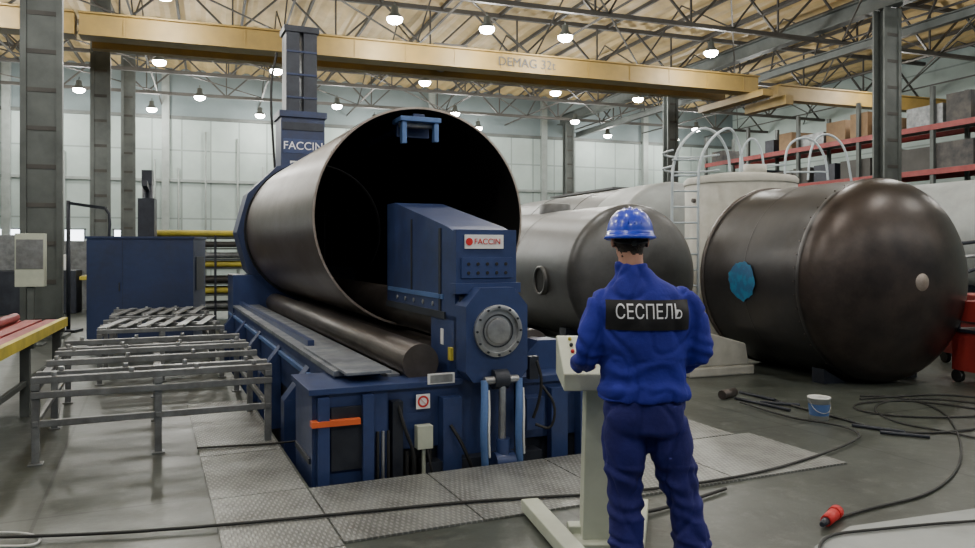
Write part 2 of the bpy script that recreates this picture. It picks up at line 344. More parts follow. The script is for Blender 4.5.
b.bb(-.66,-.56,.5,8.5,.56,.64,mDeck); b.bb(-.3,-.18,.55,8.5,.5,.57,mDeck)
b.cyl((.75,.6,.74),(.75,.78,.74),.11,mSteel,20)
b.prism([(-.62,.5,-.3),(-.26,.5,-.3),(-.26,.5,.6),(-.62,.5,.6)],(0,.12,0),mBlue)
b.prism([(.55,.45,-.3),(.95,.45,-.3),(.95,.45,.75),(.85,.45,.85),(.65,.45,.85),(.55,.45,.75)],(0,.2,0),mBlue)
# bed beams
b.bb(-1.08,-.72,.5,8.8,.2,.66,mBlue); b.bb(-1.1,-.68,.45,8.8,.66,.7,mDeck); b.bb(-.7,-.66,.5,8.8,.3,.34,mBlueL); b.bb(-1.11,-1.08,.5,8.8,.5,.54,mBlueL)
b.bb(-1.06,-.72,.2,1.9,.70,.72,mDeck)
b.bb(-1.0,-.94,2.0,8.7,.70,.76,mBlue)
for k in range(5): b.bb(-1.3,-1.08,1.5+k*1.6,1.68+k*1.6,-.3,.3,mBlue); b.prism([(-1.3,1.5+k*1.6,.3),(-1.08,1.5+k*1.6,.58),(-1.08,1.5+k*1.6,.3)],(0,.18,0),mBlue)
b.bb(-1.06,.98,1.2,8.8,-.6,.28,mDark)
b.bb(.95,1.0,.5,8.8,-.3,.62,mBlue); b.bb(.9,1.2,.5,8.8,.6,.66,mBlue)
b.bb(-1.33,-.78,.1,.75,-.5,.6,mBlue); b.bb(-1.36,-.72,.06,.8,.6,.64,mBlue)
b.bb(-1.2,-.9,.07,.1,.05,.5,mDark); b.bb(-1.345,-1.0,.02,.1,.38,.42,mOrange); b.bb(-1.3,-1.22,.03,.1,-.5,.58,mBlue)
b.bb(-.98,-.9,.03,.1,-.5,.58,mBlue)
b.bb(-1.345,-1.33,.15,.7,.1,.14,mDark)
b.bb(-.8,-.18,.2,.5,.12,.58,mBlue); b.bb(-.82,-.16,.16,.52,.58,.62,mBlue); b.bb(-.8,1.0,.25,.6,-.5,.12,mDark)
b.bb(.33,.95,.2,.5,.1,.55,mBlue); b.bb(.3,.98,.16,.52,.55,.6,mBlue); b.bb(.6,.75,.12,.2,-.4,.5,mBlue); b.bb(.86,.98,.1,.2,-.4,.6,mBlue)
b.bb(-.35,-.2,.08,.25,-.4,.5,mBlue); b.bb(-.74,-.66,.1,.22,-.4,.5,mDark)
b.bb(-.5,.5,.1,.3,-.5,.02,mDark)
for k in range(4): b.cyl((-.62+k*.06,.14,-.4),(-.62+k*.06,.14,.12),.018,mBlack,8)
for k in range(3): b.cyl((-.86+k*.04,.08,-.4),(-.86+k*.04,.08,.3),.012,mSteel if k==1 else mBlack,8)
b.path([(-.7,.12,.5),(-.66,.06,.3),(-.58,.05,.1),(-.62,.1,-.3)],.014,mBlack,6,2); b.path([(-.3,.06,.3),(-.22,.0,.15),(-.12,.0,-.1),(-.1,.1,-.4)],.014,mBlack,6,2)
b.cyl((.02,.0,.63),(.14,.0,.63),.075,mDark,20); b.cyl((-.06,-.03,.63),(.22,-.03,.63),.03,mSteel,14)
for s in(-.1,.19):
    b.path([(s+.04,-.03,.63),(s+.02,-.08,.45),(s+.0,-.1,.25),(s+.03,-.06,.05),(s+.06,-.02,-.3)],.03,mBlueL,8,2)
    b.path([(s+.065,-.05,.56),(s+.05,-.1,.42),(s+.035,-.12,.25),(s+.06,-.08,.06)],.009,mWhite,6,2)
b.cyl((.09,-.02,.1),(.09,-.03,.6),.028,mSteel,16); b.cyl((.1,-.02,-.5),(.1,-.02,.18),.055,mBlue,18)
b.cyl((.02,-.02,.0),(.18,-.02,.0),.08,mBlue,18)
b.bb(.34,.5,.05,.2,.2,.45,mBlue); b.path([(.45,.0,.55),(.55,-.05,.4),(.52,-.03,.2),(.4,.02,.25)],.012,mBlack,6,2)
b.path([(.4,.0,.75),(.44,-.02,.6),(.42,0,.42),(.38,.02,.3)],.014,mBlack,6,2)
b.bb(.36,.44,.04,.1,.6,.78,mDark)
b.bb(-.56,-.44,.06,.14,.14,.31,mConsole); b.cyl((-.5,.1,-.2),(-.5,.1,.14),.015,mConsole,8); b.path([(-.48,.08,.14),(-.46,.05,0),(-.38,.08,-.3)],.01,mBlack,6,1)
b.bb(-.54,-.43,.155,.16,.42,.53,mPaper); b.bb(-.45,-.23,.15,.158,.6,.68,mPaper); b.bb(-.43,-.25,.145,.15,.61,.67,mSteel)
b.lathe([(.045,0),(.03,0)],(-.485,.153,.475),(0,1,0),mLRed,24); b.bar((-.515,.152,.505),(-.455,.152,.445),.008,.002,mLRed)
b.bb(-.195,-.19,.5,.56,.85,.98,mPaper)
b.bb(-.13,.2,.185,.2,1.63,1.74,mPaper); b.cyl((-.095,.18,1.685),(-.095,.186,1.685),.03,mLRed,16)
b.bb(-.215,-.19,.28,.34,.75,.85,mYel2)
# rear end housing with yoke, dark front plate facing into the shell
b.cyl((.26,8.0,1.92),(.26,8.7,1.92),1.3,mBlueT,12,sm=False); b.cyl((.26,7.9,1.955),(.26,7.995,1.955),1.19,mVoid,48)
b.bb(-1.1,1.2,8.0,8.9,-.5,1.2,mBlue)
for k,uu in enumerate((.28,.5,.74,.98)): b.bb(uu,uu+.03,7.84,7.89,1.15,2.5-.12*k,mDark)
b.bb(.38,.4,7.82,7.86,1.3,2.3,mSteelD); b.bb(.25,1.05,7.82,7.87,2.2,2.24,mDark); b.bb(.3,.9,7.7,7.89,.95,1.35,mDark)
mach=b.done(MO,MY,bevel=.008)
text('FACCIN','maker_lettering',.07,mLRed,Matrix.Translation((.06,.183,1.685))@RX,mach,width=.22)
b=B('rolled_steel_shell'); R=1.16
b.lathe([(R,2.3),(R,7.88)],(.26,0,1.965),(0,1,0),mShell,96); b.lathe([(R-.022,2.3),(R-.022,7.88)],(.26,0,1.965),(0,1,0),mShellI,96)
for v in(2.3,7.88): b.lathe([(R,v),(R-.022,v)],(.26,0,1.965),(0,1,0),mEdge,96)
b.done(MO,MY)
b=B('shell_support_bracket')
b.bb(-.02,.42,2.18,2.5,2.95,3.0,mBlueL); b.bb(0,.05,2.2,2.28,2.72,2.95,mBlueL); b.bb(.35,.4,2.2,2.28,2.75,2.95,mBlueL)
b.bb(.02,.38,2.45,2.5,2.82,2.95,mBlue); b.cyl((0,2.3,2.93),(.42,2.3,2.93),.035,mSteel,14); b.bb(.15,.28,2.3,5.5,2.98,3.05,mBlue)
b.done(MO,MY,bevel=.006)
b=B('vertical_support_tower')
b.bb(-.42,.42,-.35,.35,0,4.3,mBlueT); b.bb(-.46,.46,-.4,.4,4.2,4.32,mBlueT)
b.bb(-.3,-.04,-.2,.3,4.3,6.0,mDark); b.bb(.04,.3,-.2,.3,4.3,6.0,mDark); b.bb(-.34,.34,-.24,.34,5.9,6.02,mDark)
b.cyl((0,0,4.3),(0,0,5.9),.08,mSteel); b.bb(-.3,.3,.1,.2,4.3,5.95,mDark)
for k in range(3): b.bb(-.3,.3,-.22,-.2,4.6+k*.45,4.64+k*.45,mBlueT)
b.bb(-.4,.4,-.37,-.35,3.95,4.1,mDark); b.path([(-.45,0,5.5),(-.6,-.1,4.8),(-.5,-.1,3.2)],.025,mBlack,6,2)
b.bb(-.38,.38,-.36,-.35,3.5,3.78,mBlue); b.bb(-.25,.2,-.36,-.35,2.95,3.35,mPaper); b.bb(-.22,.17,-.365,-.36,2.98,3.32,mBlue)
b.bb(-.42,1.4,-.1,.3,2.95,3.2,mBlue); b.bb(-.8,.8,-.8,.8,0,.12,mBlue)
TL=Vector((-3.74,15.15,0)); tw=b.done(TL,MY,bevel=.01)
text('FACCIN','tower_lettering',.2,mTextW,Matrix.Translation((0,-.37,3.64))@RX,tw,width=.74)
text('& F','tower_emblem',.2,mTextW,Matrix.Translation((-.03,-.37,3.22))@RX,tw,width=.3)
text('fw','tower_emblem',.2,mTextW,Matrix.Translation((-.03,-.37,3.05))@RX,tw,width=.25)
# ---------------------------------------------------------------- steel tables
def table(u0,u1,v0,v1,h,nx,bars,legs=3,slats=0,name='steel_frame_table'):
    b=B(name)
    for v in bars:
        b.bb(u0,u1,v-.035,v+.035,h-.05,h,mTable)
        for q in range(4):
            u=u0+.12+(u1-u0-.24)*q/3+.06*math.sin(v*5.1+q); b.cyl((u,v,h),(u,v,h+.035),.02,mSteel,10)
    for k in range(nx):
        u=u0+.03+(u1-u0-.06)*k/(nx-1); b.bb(u-.03,u+.03,v0,v1,h-.1,h-.05,mTable)
        for q in range(legs):
            v=v0+.04+(v1-v0-.08)*q/(legs-1)
            b.bb(u-.027,u+.027,v-.027,v+.027,0,h-.05,mTable); b.bb(u-.05,u+.05,v-.05,v+.05,0,.012,mTable)
        b.bb(u-.018,u+.018,v0,v1,.29,.33,mTable)
    for v in(v0+.04,v1-.04): b.bb(u0,u1,v-.02,v+.02,.28,.33,mTable)
    b.bb(u0,u1,v0-.005,v0+.045,h-.16,h-.11,mTable)
    for k in range(slats):
        u=u0+.05+(u1-u0-.35)*k/(slats-1); b.bar((u,v0+.1,h+.012),(u+.25,v1-.1,h+.012),.1,.02,mTable if k%2 else mSteel)
    return b.done(MO,MY,bevel=.004)
table(-3.19,-1.43,1.3,3.9,.66,3,(1.34,1.62,2.3,2.95,3.2,3.85))
table(-2.95,-1.5,4.9,6.4,.66,3,(4.95,5.6,6.35),2,6)
table(-2.9,-1.5,6.8,8.4,.66,3,(6.85,7.6,8.35),2,6)
b=B('electrical_cabinet'); b.bb(-.9,.9,0,.8,.06,1.82,mBlueT); b.bb(-.92,.92,-.02,.82,1.82,1.86,mBlueT); b.bb(-.88,.88,.02,.78,0,.06,mDark)
b.bb(-.3,-.295,-.003,0,.06,1.82,mDark)
b.bb(-.36,-.34,-.02,0,.9,1.05,mDark)
b.bb(.91,.915,.15,.65,.9,1.5,mDark)
b.done((-6.1,13.35,0),math.radians(6),bevel=.008)
b=B('pipe_storage_rack')
for k,(z,m) in enumerate(((.35,mTable),(.7,mYel2),(.95,mTruss),(1.3,mYel2),(1.5,mTable),(1.75,mTruss),(2.0,mYel2))):
    for q in range(5): b.cyl((-1.3,q*.2,z),(1.5,q*.2,z),.07,m,10)
    b.bb(-1.2,1.4,-.1,1,z-.12,z-.08,mCol)
for u in(-1.15,.1,1.35):
    for v in(-.1,.95): b.bb(u-.025,u+.025,v-.025,v+.025,0,1.95,mDark)
b.done((-6.3,17.3,0),BY)
b=B('drill_stand'); b.cyl((0,0,0),(0,0,3.1),.11,mDark); b.bb(-.25,.25,-.25,.25,0,.1,mDark); b.bb(-.16,.16,-.25,.2,1.9,2.7,mDark); b.cyl((0,-.1,1.9),(0,-.1,1.6),.05,mSteel); b.bar((0,0,2.9),(0,-.5,3.0),.1,.12,mDark); b.bb(-.1,.1,-.15,.15,3.0,3.3,mDark)
b.done((-7.2,16.1,0),.3)
b=B('pipe_jib'); 
b.cyl((0,0,0),(0,0,2.6),.04,mDark,10); b.bar((0,0,2.55),(.7,0,2.45),.06,.06,mDark); b.path([(.7,0,2.45),(.8,0,2.3),(.75,0,1.6)],.03,mDark,8,1); b.bb(-.2,.2,-.2,.2,0,.05,mDark); b.done((-8.3,15.05,0),.1)
b=B('control_cabinet'); b.bb(-.22,.22,-.1,.1,1.0,1.9,mConsole); b.bb(-.2,.2,-.11,-.1,1.3,1.8,mTable); b.bb(-.05,.05,-.05,.05,0,1,mCol); b.bb(-.2,.2,-.2,.2,0,.03,mCol); b.done((-7.75,12.9,0),BY,bevel=.01)
b=B('stacking_bench')
for k in range(8): b.bb(-3.3+k*.21,-3.13+k*.21,6.9,10.2,.74,.8,mRed)
b.bb(-1.66,-1.6,6.9,10.2,.72,.82,mYel2)
for v in(7,8.5,10.1):
    b.bb(-3.3,-1.62,v-.04,v+.04,.66,.74,mCol)
    for u in(-3.2,-1.7): b.bb(u-.04,u+.04,v-.04,v+.04,0,.7,mCol)
b.bb(-1.72,-1.68,6.9,10.2,.3,.35,mCol)
for k in range(4): b.cyl((-3.0+k*.3,7.1,.85),(-3.0+k*.3,10,.85),.05,mRed if k%2 else mSteelD,10)
b.done(rz=BY)
b=B('machine_tool'); b.bb(-1,1,-.5,.5,0,1.1,mDark); b.bb(-.9,-.2,-.4,.4,1.1,2.0,mTable); b.bb(.3,.7,-.3,.3,1.1,1.5,mWhite); b.cyl((-.2,0,1.5),(.5,0,1.5),.15,mSteel); b.done((-11.6,19.5,0),BY,bevel=.02)
b=B('machine_tool'); b.bb(-1,1,-.5,.5,0,.9,mCol); b.bb(.2,.9,-.4,.4,.9,1.9,mTable); b.cyl((-.7,0,1.2),(.3,0,1.2),.12,mSteel); b.bb(-.9,-.6,-.3,.3,.9,1.4,mRed); b.done((-13,23,0),BY,bevel=.02)
b=B('scrap_container'); b.bb(-1.2,1.2,-.6,.6,.1,.9,mTable); b.bb(-1.25,1.25,-.65,.65,.85,.95,mYel2); b.bb(-1.1,1.1,-.5,.5,.9,1.3,mBox2); b.bb(-1,-.8,-.6,.6,0,.1,mDark); b.bb(.8,1,-.6,.6,0,.1,mDark); b.done((-9.5,20.5,0),BY,bevel=.01)
# ---------------------------------------------------------------- tanks
def headprof(R,b_,h0,sgn):
    return [(R*math.cos(t),h0+sgn*b_*math.sin(t)) for t in [math.pi/2*k/14 for k in range(15)]]
b=B('steel_tank'); R=1.245; ZC=1.25; LT=1.8
b.lathe([(R,0),(R,LT)],(0,0,ZC),(0,1,0),mTank,96)
b.lathe(headprof(R+.004,.64,-.02,-1),(0,0,ZC),(0,1,0),mDome,96)
b.lathe([(R+.010,-.03),(R+.012,-.02),(R+.012,.02),(R+.008,.03)],(0,0,ZC),(0,1,0),mTank,96)
b.lathe([(R+.002,.95),(R+.005,.96),(R+.002,.97)],(0,0,ZC),(0,1,0),mTank,96)
b.lathe([(R,LT),(R+.025,LT),(R+.025,LT+.05),(R-.05,LT+.05),(R-.05,LT)],(0,0,ZC),(0,1,0),mSteelD,96)
b.lathe([(R-.02,LT-.05),(.001,LT-.05)],(0,0,ZC),(0,1,0),mTank,48)
for t in range(48):
    a=t*math.pi/24; b.cyl((math.cos(a)*(R+.002),.06,ZC+math.sin(a)*(R+.002)),(math.cos(a)*(R+.014),.06,ZC+math.sin(a)*(R+.014)),.009,mSteelD,6)
def onbody(v,ang,rr): return Vector((math.cos(ang)*rr,v,ZC+math.sin(ang)*rr))
def patch(vc,ac,rad,m,rr,w=.06):
    i=b.mi(m); n=36
    ring=[b.bm.verts.new(onbody(vc+rad*math.cos(2*math.pi*k/n)*(1+w*noise.noise(Vector((k*.6,vc,rad*9)))*3),ac+rad*math.sin(2*math.pi*k/n)/R*(1+w*noise.noise(Vector((k*.6,7,rad*5)))*3),rr)) for k in range(n)]
    c=b.bm.verts.new(onbody(vc,ac,rr))
    for k in range(n): b.fc([ring[k],ring[(k+1)%n],c],i,True)
patch(.98,math.radians(181),.25,mPatch,R+.02,.06)
b.lathe([(.11,0),(.095,-.012),(.001,-.014)],(-.05,-.65,ZC+.0),(0,1,0),mEdge,28)
T1=Vector((4.80,9.33,0)); b.done(T1,BY)
b=B('tank_wheel_chock')
for s in(-1,1): b.prism([(s*.4,.1,.0),(s*.75,.1,.0),(s*.75,.1,.18)],(0,.2,0),mDark)
b.bb(-.75,.75,.15,.25,0,.004,mDark)
b.done(T1,BY)
b=B('steel_tank'); R=1.12
b.lathe([(R,0),(R,6.0)],(0,0,1.22),(0,1,0),mTankG,72); b.lathe(headprof(R,.42,0,-1),(0,0,1.22),(0,1,0),mTankG,72); b.lathe(headprof(R,.5,6,1),(0,0,1.22),(0,1,0),mTankG,72)
for v in(2.2,): b.lathe([(R+.003,v-.02),(R+.008,v-.01),(R+.008,v+.01),(R+.003,v+.02)],(0,0,1.22),(0,1,0),mTankL,72)
b.lathe([(.24,-.04),(.24,.06),(.2,.06),(.2,.03)],(-1.1,.95,1.12),(-1,0,0),mTankG,28); b.cyl((-1.05,.95,1.12),(-1.135,.95,1.12),.2,mBlack,24)
b.lathe([(.3,0),(.3,.18),(.26,.2),(.001,.2)],(0,2.8,2.3),(0,0,1),mTankG,24)
for v in(.8,5): b.bb(-.8,.8,v-.12,v+.12,0,.35,mDark)
b.done((2.25,11.9,0),BY)
b=B('steel_tank'); R=1.45
b.lathe([(R,0),(R,7)],(0,0,1.6),(0,1,0),mTankL,72); b.lathe(headprof(R,.35,0,-1),(0,0,1.6),(0,1,0),mTankW,72); b.lathe(headprof(R,.55,7,1),(0,0,1.6),(0,1,0),mTankL,72)
b.lathe([(R+.003,0),(R+.006,.01),(R+.006,1.3),(R+.003,1.31)],(0,0,1.6),(0,1,0),mTankW,72)
for v in(2.5,5): b.lathe([(R+.003,v-.03),(R+.012,v-.02),(R+.012,v+.02),(R+.003,v+.03)],(0,0,1.6),(0,1,0),mTankG,72)
for v in(1,6): b.bb(-1,1,v-.15,v+.15,0,.5,mDark)
b.bb(-.3,.3,2,5.5,3.05,3.1,mTankG)
b.done((3.9,16.0,0),BY)
b=B('upright_tank'); R=.98
b.lathe([(R,0.02),(R,2.9),(R-.03,2.93),(.5,3.0),(.001,3.02)],(0,0,0),(0,0,1),mCream,64); b.lathe([(R+.02,2.8),(R+.02,2.88),(R,2.9)],(0,0,0),(0,0,1),mCream,64)
b.lathe([(R+.03,0),(R+.03,.12),(R,.12)],(0,0,0),(0,0,1),mCream,64)
for a in(200,235,250,290): 
    t=math.radians(a); b.cyl((math.cos(t)*R*.98,math.sin(t)*R*.98,1.9+.3*(a%3)),(math.cos(t)*(R+.05),math.sin(t)*(R+.05),1.9+.3*(a%3)),.04,mSteelD,12)
b.cyl((.2,-.2,2.95),(.2,-.2,3.15),.2,mCream,20)
b.done((4.62,13.9,0),0)
b=B('tank_saddle'); b.bb(-.55,.45,-.35,.35,0,.12,mCream); b.prism([(-.5,-.3,.12),(.4,-.3,.12),(.35,-.3,.4),(-.45,-.3,.62)],(0,.6,0),mCream); b.done((2.95,10.1,0),BY,bevel=.02)
def hoop(b,pxs,d,r=.022): b.path([P(x,y,d) for x,y in pxs],r,mRail,8,3)
b=B('access_ladder')
for o in(0,26):
    b.path([P(672+o,345,12.55)]+[P(672+o,y,12.55) for y in(240,190)]+[P(673+o,162,12.55),P(683+o,140,12.8),P(700+o,127,13.3),P(716+o*.7,131,13.8),P(728+o*.5,150,13.9),P(730+o*.5,172,13.9)],.024,mRail,8,2)
for k in range(12): 
    z=.25+k*.26; d=12.55; b.cyl(((672-487.5)/F*d,d,z),((698-487.5)/F*d,d,z),.016,mRail,8)
for dz in(P(673,166,12.55),P(673,150,12.65)): b.path([dz,dz+Vector((-.1,.5,0)),dz+Vector((.2,1.0,0)),dz+Vector((.7,1.1,0)),dz+Vector((.95,.6,0))],.018,mRail,8,2)
b.done()
b=B('guard_rail')
hoop(b,[(785,174),(785,160),(788,145),(800,137),(815,140),(826,158),(828,180)],14.1)
hoop(b,[(808,180),(810,150),(818,135),(832,134),(846,148),(852,185)],14.5)
hoop(b,[(740,172),(741,150),(752,135),(762,150),(764,172)],14.1)
b.path([P(785,172,14.1),P(828,172,14.1)],.018,mRail); b.path([P(740,165,14.1),P(785,165,14.1)],.018,mRail)
b.done()
b=B('steel_tank'); R=1.1
b.lathe([(R,0),(R,5)],(0,0,1.9),(0,1,0),mTankW,64); b.lathe(headprof(R,.45,0,-1),(0,0,1.9),(0,1,0),mTankW,64)
for v in(.6,4): b.bb(-.8,.8,v-.15,v+.15,0,.95,mDark)
b.done((9.9,14.2,0),BY)
b=B('storage_rack')
for v in [11+2.7*k for k in range(7)]:
    for u in(19.8,21.2): b.bb(u-.05,u+.05,v-.06,v+.06,0,6.4,mCol)
for z in(1.2,2.6,3.9,5.2):
    for u in(19.75,21.25): b.bb(u-.03,u+.03,11,27.2,z-.08,z+.08,mRed)
    b.bb(19.8,21.2,11,27.2,z+.08,z+.1,mCol)
    v=11.1
    while v<26.8:
        w=.4+random.random()*.9; h=.3+random.random()*.6; m=random.choice([mBox,mBox,mBox2,mBox2,mTable,mDark] if z>4.5 else [mBox2,mDark,mBox2,mSteelD,mTruss])
        if random.random()<.85: b.bb(19.85,20.8+random.random()*.3,v,v+w,z+.1,z+.1+h,m)
        v+=w+.05+random.random()*.25
b.done(rz=BY)
def welder(loc,rz,name='welding_machine'):
    b=B(name); b.bb(-.25,.25,-.35,.35,.15,.62,mRed); b.bb(-.24,.24,-.36,-.35,.18,.6,mDark); b.bb(-.27,.27,-.37,.37,.62,.66,mDark)
    b.bb(-.22,.22,-.3,.3,.75,1.0,mRed); b.bb(-.2,.2,-.31,-.3,.78,.98,mTable)
    for u in(-.22,.22):
        for v in(-.28,.28): b.bb(u-.02,u+.02,v-.02,v+.02,.12,.8,mDark); b.cyl((u-.03,v,.08),(u+.03,v,.08),.08,mBlack,16)
    b.path([(-.25,-.35,1.0),(-.25,-.5,1.05),(.25,-.5,1.05),(.25,-.35,1.0)],.015,mSteel,8)
    for k in range(3): b.cyl((-.15+k*.15,-.38,.3),(-.15+k*.15,-.36,.3),.03,mYel2,10)
    b.done(loc,rz,bevel=.008)
welder(Vector((6.05,9.1,0)),.2); welder(Vector((6.85,10.7,0)),.1)
b=B('gas_bottle_frame')
for k in range(3): b.path([(k*.12,0,0),(k*.12,0,1.5-k*.2),(k*.12+.1,0,1.7-k*.2),(k*.12+.6,.1,1.75-k*.2)],.03,mSteel if k%2 else mDark,8,2)
b.bb(-.1,.5,-.15,.15,0,.05,mDark); b.cyl((.3,.3,0),(.3,.3,1.3),.11,mTable,16); b.sph((.3,.3,1.3),.11,mTable); b.done((7.0,11.7,0),0)
b=B('paint_bucket'); b.lathe([(.001,0),(.085,0),(.1,.2),(.106,.2),(.106,.215),(.096,.215),(.093,.2),(.09,.15),(.001,.15)],(0,0,0),(0,0,1),mWhite,28)
b.lathe([(.089,.04),(.098,.15)],(0,0,.002),(0,0,1),mBlueL,28); b.path([(-.1,0,.19),(-.08,-.08,.1),(0,-.13,.07),(.08,-.08,.1),(.1,0,.19)],.004,mSteel,6,2); b.done(G(819,419))
b=B('steel_rods')
for a,c in(((735,398),(790,410)),((760,402),(800,405)),((740,392),(775,400)),((852,425),(905,432)),((880,432),(930,437))):
    b.cyl(G(*a,.02),G(*c,.02),.016,mDark,10)
b.cyl(G(722,395,.05),G(734,392,.05),.05,mSteelD,14); b.done()
b=B('floor_cover_sheet'); a=[G(815,548),G(850,528),G(990,508),G(1000,600),G(800,600)]; b.prism([p+Vector((0,0,.001)) for p in a],(0,0,.01),mTankW); b.done()
def cable(pts,r=.012,name='floor_cable',m=None,zz=0):
    b=B(name); b.path([G(x,y,r+.003+zz) for x,y in pts],r,m or mCable,8,3); return b.done()
cable([(-30,538),(100,534),(200,527),(330,515),(450,503),(540,497),(600,494),(680,486),(760,473),(820,455),(858,440),(860,432),(835,424),(790,418),(740,402)],zz=.013,r=.010)
cable([(985,428),(930,434),(880,430),(840,418),(800,408),(770,398)])
cable([(832,520),(870,508),(930,495),(960,470),(962,440),(945,410),(900,396),(860,396)],.009)
cable([(822,560),(818,545),(830,534),(870,530),(930,524),(990,520)],zz=.012,r=.009)
cable([(985,410),(930,402),(890,400),(850,404),(860,412),(920,418),(985,416)],.01)
cable([(985,398),(940,394),(900,396),(860,399)],.01)
cable([(985,440),(940,430),(900,424),(870,410),(885,400),(930,398),(985,404)],.009)
cable([(197,448),(230,446),(270,444),(306,440)],.008,zz=.014)
cable([(-20,533),(20,532),(42,537),(36,546),(-10,546)],.007,m=mWhite)
b=B('power_plug'); a=G(826,521,.04); c=G(834,514,.04); b.cyl(a,c,.032,mLRed,16,r2=.036); b.cyl(c,c+(c-a)*.4,.04,mLRed,16); b.cyl(a,a-(c-a)*.5,.024,mDark,12,r2=.014)
b.done()
# ---------------------------------------------------------------- console
b=B('control_console'); C=Vector((.60,4.2,0))
b.prism([(-.085,-.08,.04),(.085,-.08,.04),(.06,-.06,.95),(-.06,-.06,.95)],(0,.15,0),mConsole)
b.bb(-.13,.13,-.15,.15,.02,.05,mConsole)
b.prism([(-.2,-.22,.88),(-.2,-.22,.97),(-.2,.18,1.12),(-.2,.24,1.12),(-.2,.24,.9)],(.36,0,0),mConsole)
sl=Matrix.Rotation(math.atan2(.15,.4),3,'X')
for r_ in range(3):
    for k in range(4): 
        p=Vector((-.13+k*.07,.0+r_*.07,.97+(.22+r_*.07)*.375)); b.cyl(p,p+sl@Vector((0,0,.02)),.011,[mLRed,mDark,mYel2,mBlack][(k+r_)%4],10)
for s in(-1,1): b.bar((s*.12,-.4,.05),(s*.34,.5,.05),.11,.07,mConsole); 
b.bar((-.15,.05,.06),(.18,.05,.06),.09,.06,mConsole)
for s in(-1,1):
    for yy in(-.38,.48): b.cyl((s*(.12+.22*(yy+.4)/.9),yy,0),(s*(.12+.22*(yy+.4)/.9),yy,.03),.03,mBlack,12)
b.path([(0,.15,.2),(.1,.3,.03),(.5,.5,.02),(1.0,.9,.02)],.012,mCable,8,2)
b.done(C,0,bevel=.006)
# ---------------------------------------------------------------- worker
WP=Vector((.725,3.52,0)); worker=D.objects.new('worker',None); SC.collection.objects.link(worker); worker.location=WP
def remesh(b,name,vox,mats,sm_iter=4,fn=None,wr=None):
    m=bpy.data.meshes.new(name); bmesh.ops.recalc_face_normals(b.bm,faces=b.bm.faces); b.bm.to_mesh(m); b.bm.free()
    o=D.objects.new(name,m); SC.collection.objects.link(o)
    md=o.modifiers.new('r','REMESH'); md.mode='VOXEL'; md.voxel_size=vox
    s=o.modifiers.new('s','SMOOTH'); s.iterations=sm_iter; s.factor=.5
    dg=bpy.context.evaluated_depsgraph_get(); me=D.meshes.new_from_object(o.evaluated_get(dg)); D.objects.remove(o)
    me.name=name; me.materials.clear()
    for q in mats: me.materials.append(q)
    if wr:
        ns=[v.normal.copy() for v in me.vertices]
        for v,n in zip(me.vertices,ns): v.co+=n*wr(v.co)
    for p in me.polygons:
        p.use_smooth=True; p.material_index=fn(p.center) if fn else 0
    o=D.objects.new(name,me); SC.collection.objects.link(o); o.parent=worker; return o
def torso(b,rows,m,e=2.4,seg=36):
    rs=[]
    for cx,cy,z,rx,ry in rows:
        r=[]
        for k in range(seg):
            t=2*math.pi*k/seg; c,s_=math.cos(t),math.sin(t)
            r.append(Vector((cx+rx*math.copysign(abs(c)**(2/e),c),cy+ry*math.copysign(abs(s_)**(2/e),s_),z)))
        rs.append(r)
    b.rings(rs,m)
def limb(b,pts,rad,m,seg=18):
    P_=[Vector(p) for p in pts]; out=[];rr=[]
    for k in range(len(P_)-1):
        p0=P_[max(k-1,0)];p1=P_[k];p2=P_[k+1];p3=P_[min(k+2,len(P_)-1)]
        for q in range(5):
            t=q/5; out.append(.5*((2*p1)+(p2-p0)*t+(2*p0-5*p1+4*p2-p3)*t*t+(3*p1-p0-3*p2+p3)*t**3)); rr.append(rad[k]*(1-t)+rad[k+1]*t)
    out.append(P_[-1]); rr.append(rad[-1]); b.path(out,0,m,seg,0,rr)
LE=Vector((-.262,.0,1.13)); LW=Vector((-.25,.24,1.06)); RE=Vector((.25,.0,1.14)); RW=Vector((.07,.215,1.06))
b=B('j')
torso(b,[(.0,0,.93,.205,.142),(0,0,.945,.213,.15),(0,0,1.0,.21,.148),(0,0,1.03,.196,.136),(0,.0,1.12,.2,.14),(0,0,1.2,.21,.146),(0,-.005,1.3,.222,.148),(0,-.005,1.37,.218,.138),(-.005,-.002,1.42,.192,.118),(-.02,.0,1.465,.145,.1),(-.04,.005,1.5,.1,.085),(-.05,.01,1.53,.08,.08)],mJacket)
torso(b,[(-.045,.01,1.48,.088,.088),(-.055,.012,1.55,.08,.082),(-.056,.014,1.565,.074,.078)],mJacket,2)
limb(b,[(-.15,0,1.37),(-.195,0,1.35),(-.238,-.01,1.25),LE,(-.275,.12,1.08),LW],[.07,.082,.070,.061,.057,.047],mJacket)
limb(b,[(.15,0,1.385),(.19,0,1.37),(.232,-.01,1.26),RE,(.19,.12,1.08),RW],[.07,.082,.070,.061,.057,.047],mJacket)
def ridge(p,s,o): 
    return max(0,.16-abs(noise.noise(Vector((p.x*s[0]+o,p.y*s[1],p.z*s[2])))))/.16
def wrj(p):
    q=noise.noise(Vector((p.x*7,p.y*7,p.z*10)))*.010
    for e in(LE,RE):
        d=(p-e).length
        if d<.17: q+=math.sin((p-e).z*95+p.x*25+noise.noise(p*9)*4)*.006*(1-d/.17)
    if p.z<1.12 and abs(p.x)<.23: q+=math.sin(p.z*60+noise.noise(p*7)*5)*.005
    q-=ridge(Vector((p.x+p.z*.6,p.y,p.z-p.x*.5)),(5,4,3.2),3)*.013
    q-=ridge(Vector((p.x-p.z*.5,p.y,p.z+p.x*.5)),(8,6,4),11)*.008
    return q
jac=remesh(b,'jacket',.0085,[mJacket],3,None,wrj)
b=B('t')
torso(b,[(0,0,1.0,.17,.12),(0,0,.93,.187,.132),(0,0,.86,.197,.14),(.012,0,.8,.193,.135),(.02,0,.77,.17,.12)],mTrou)
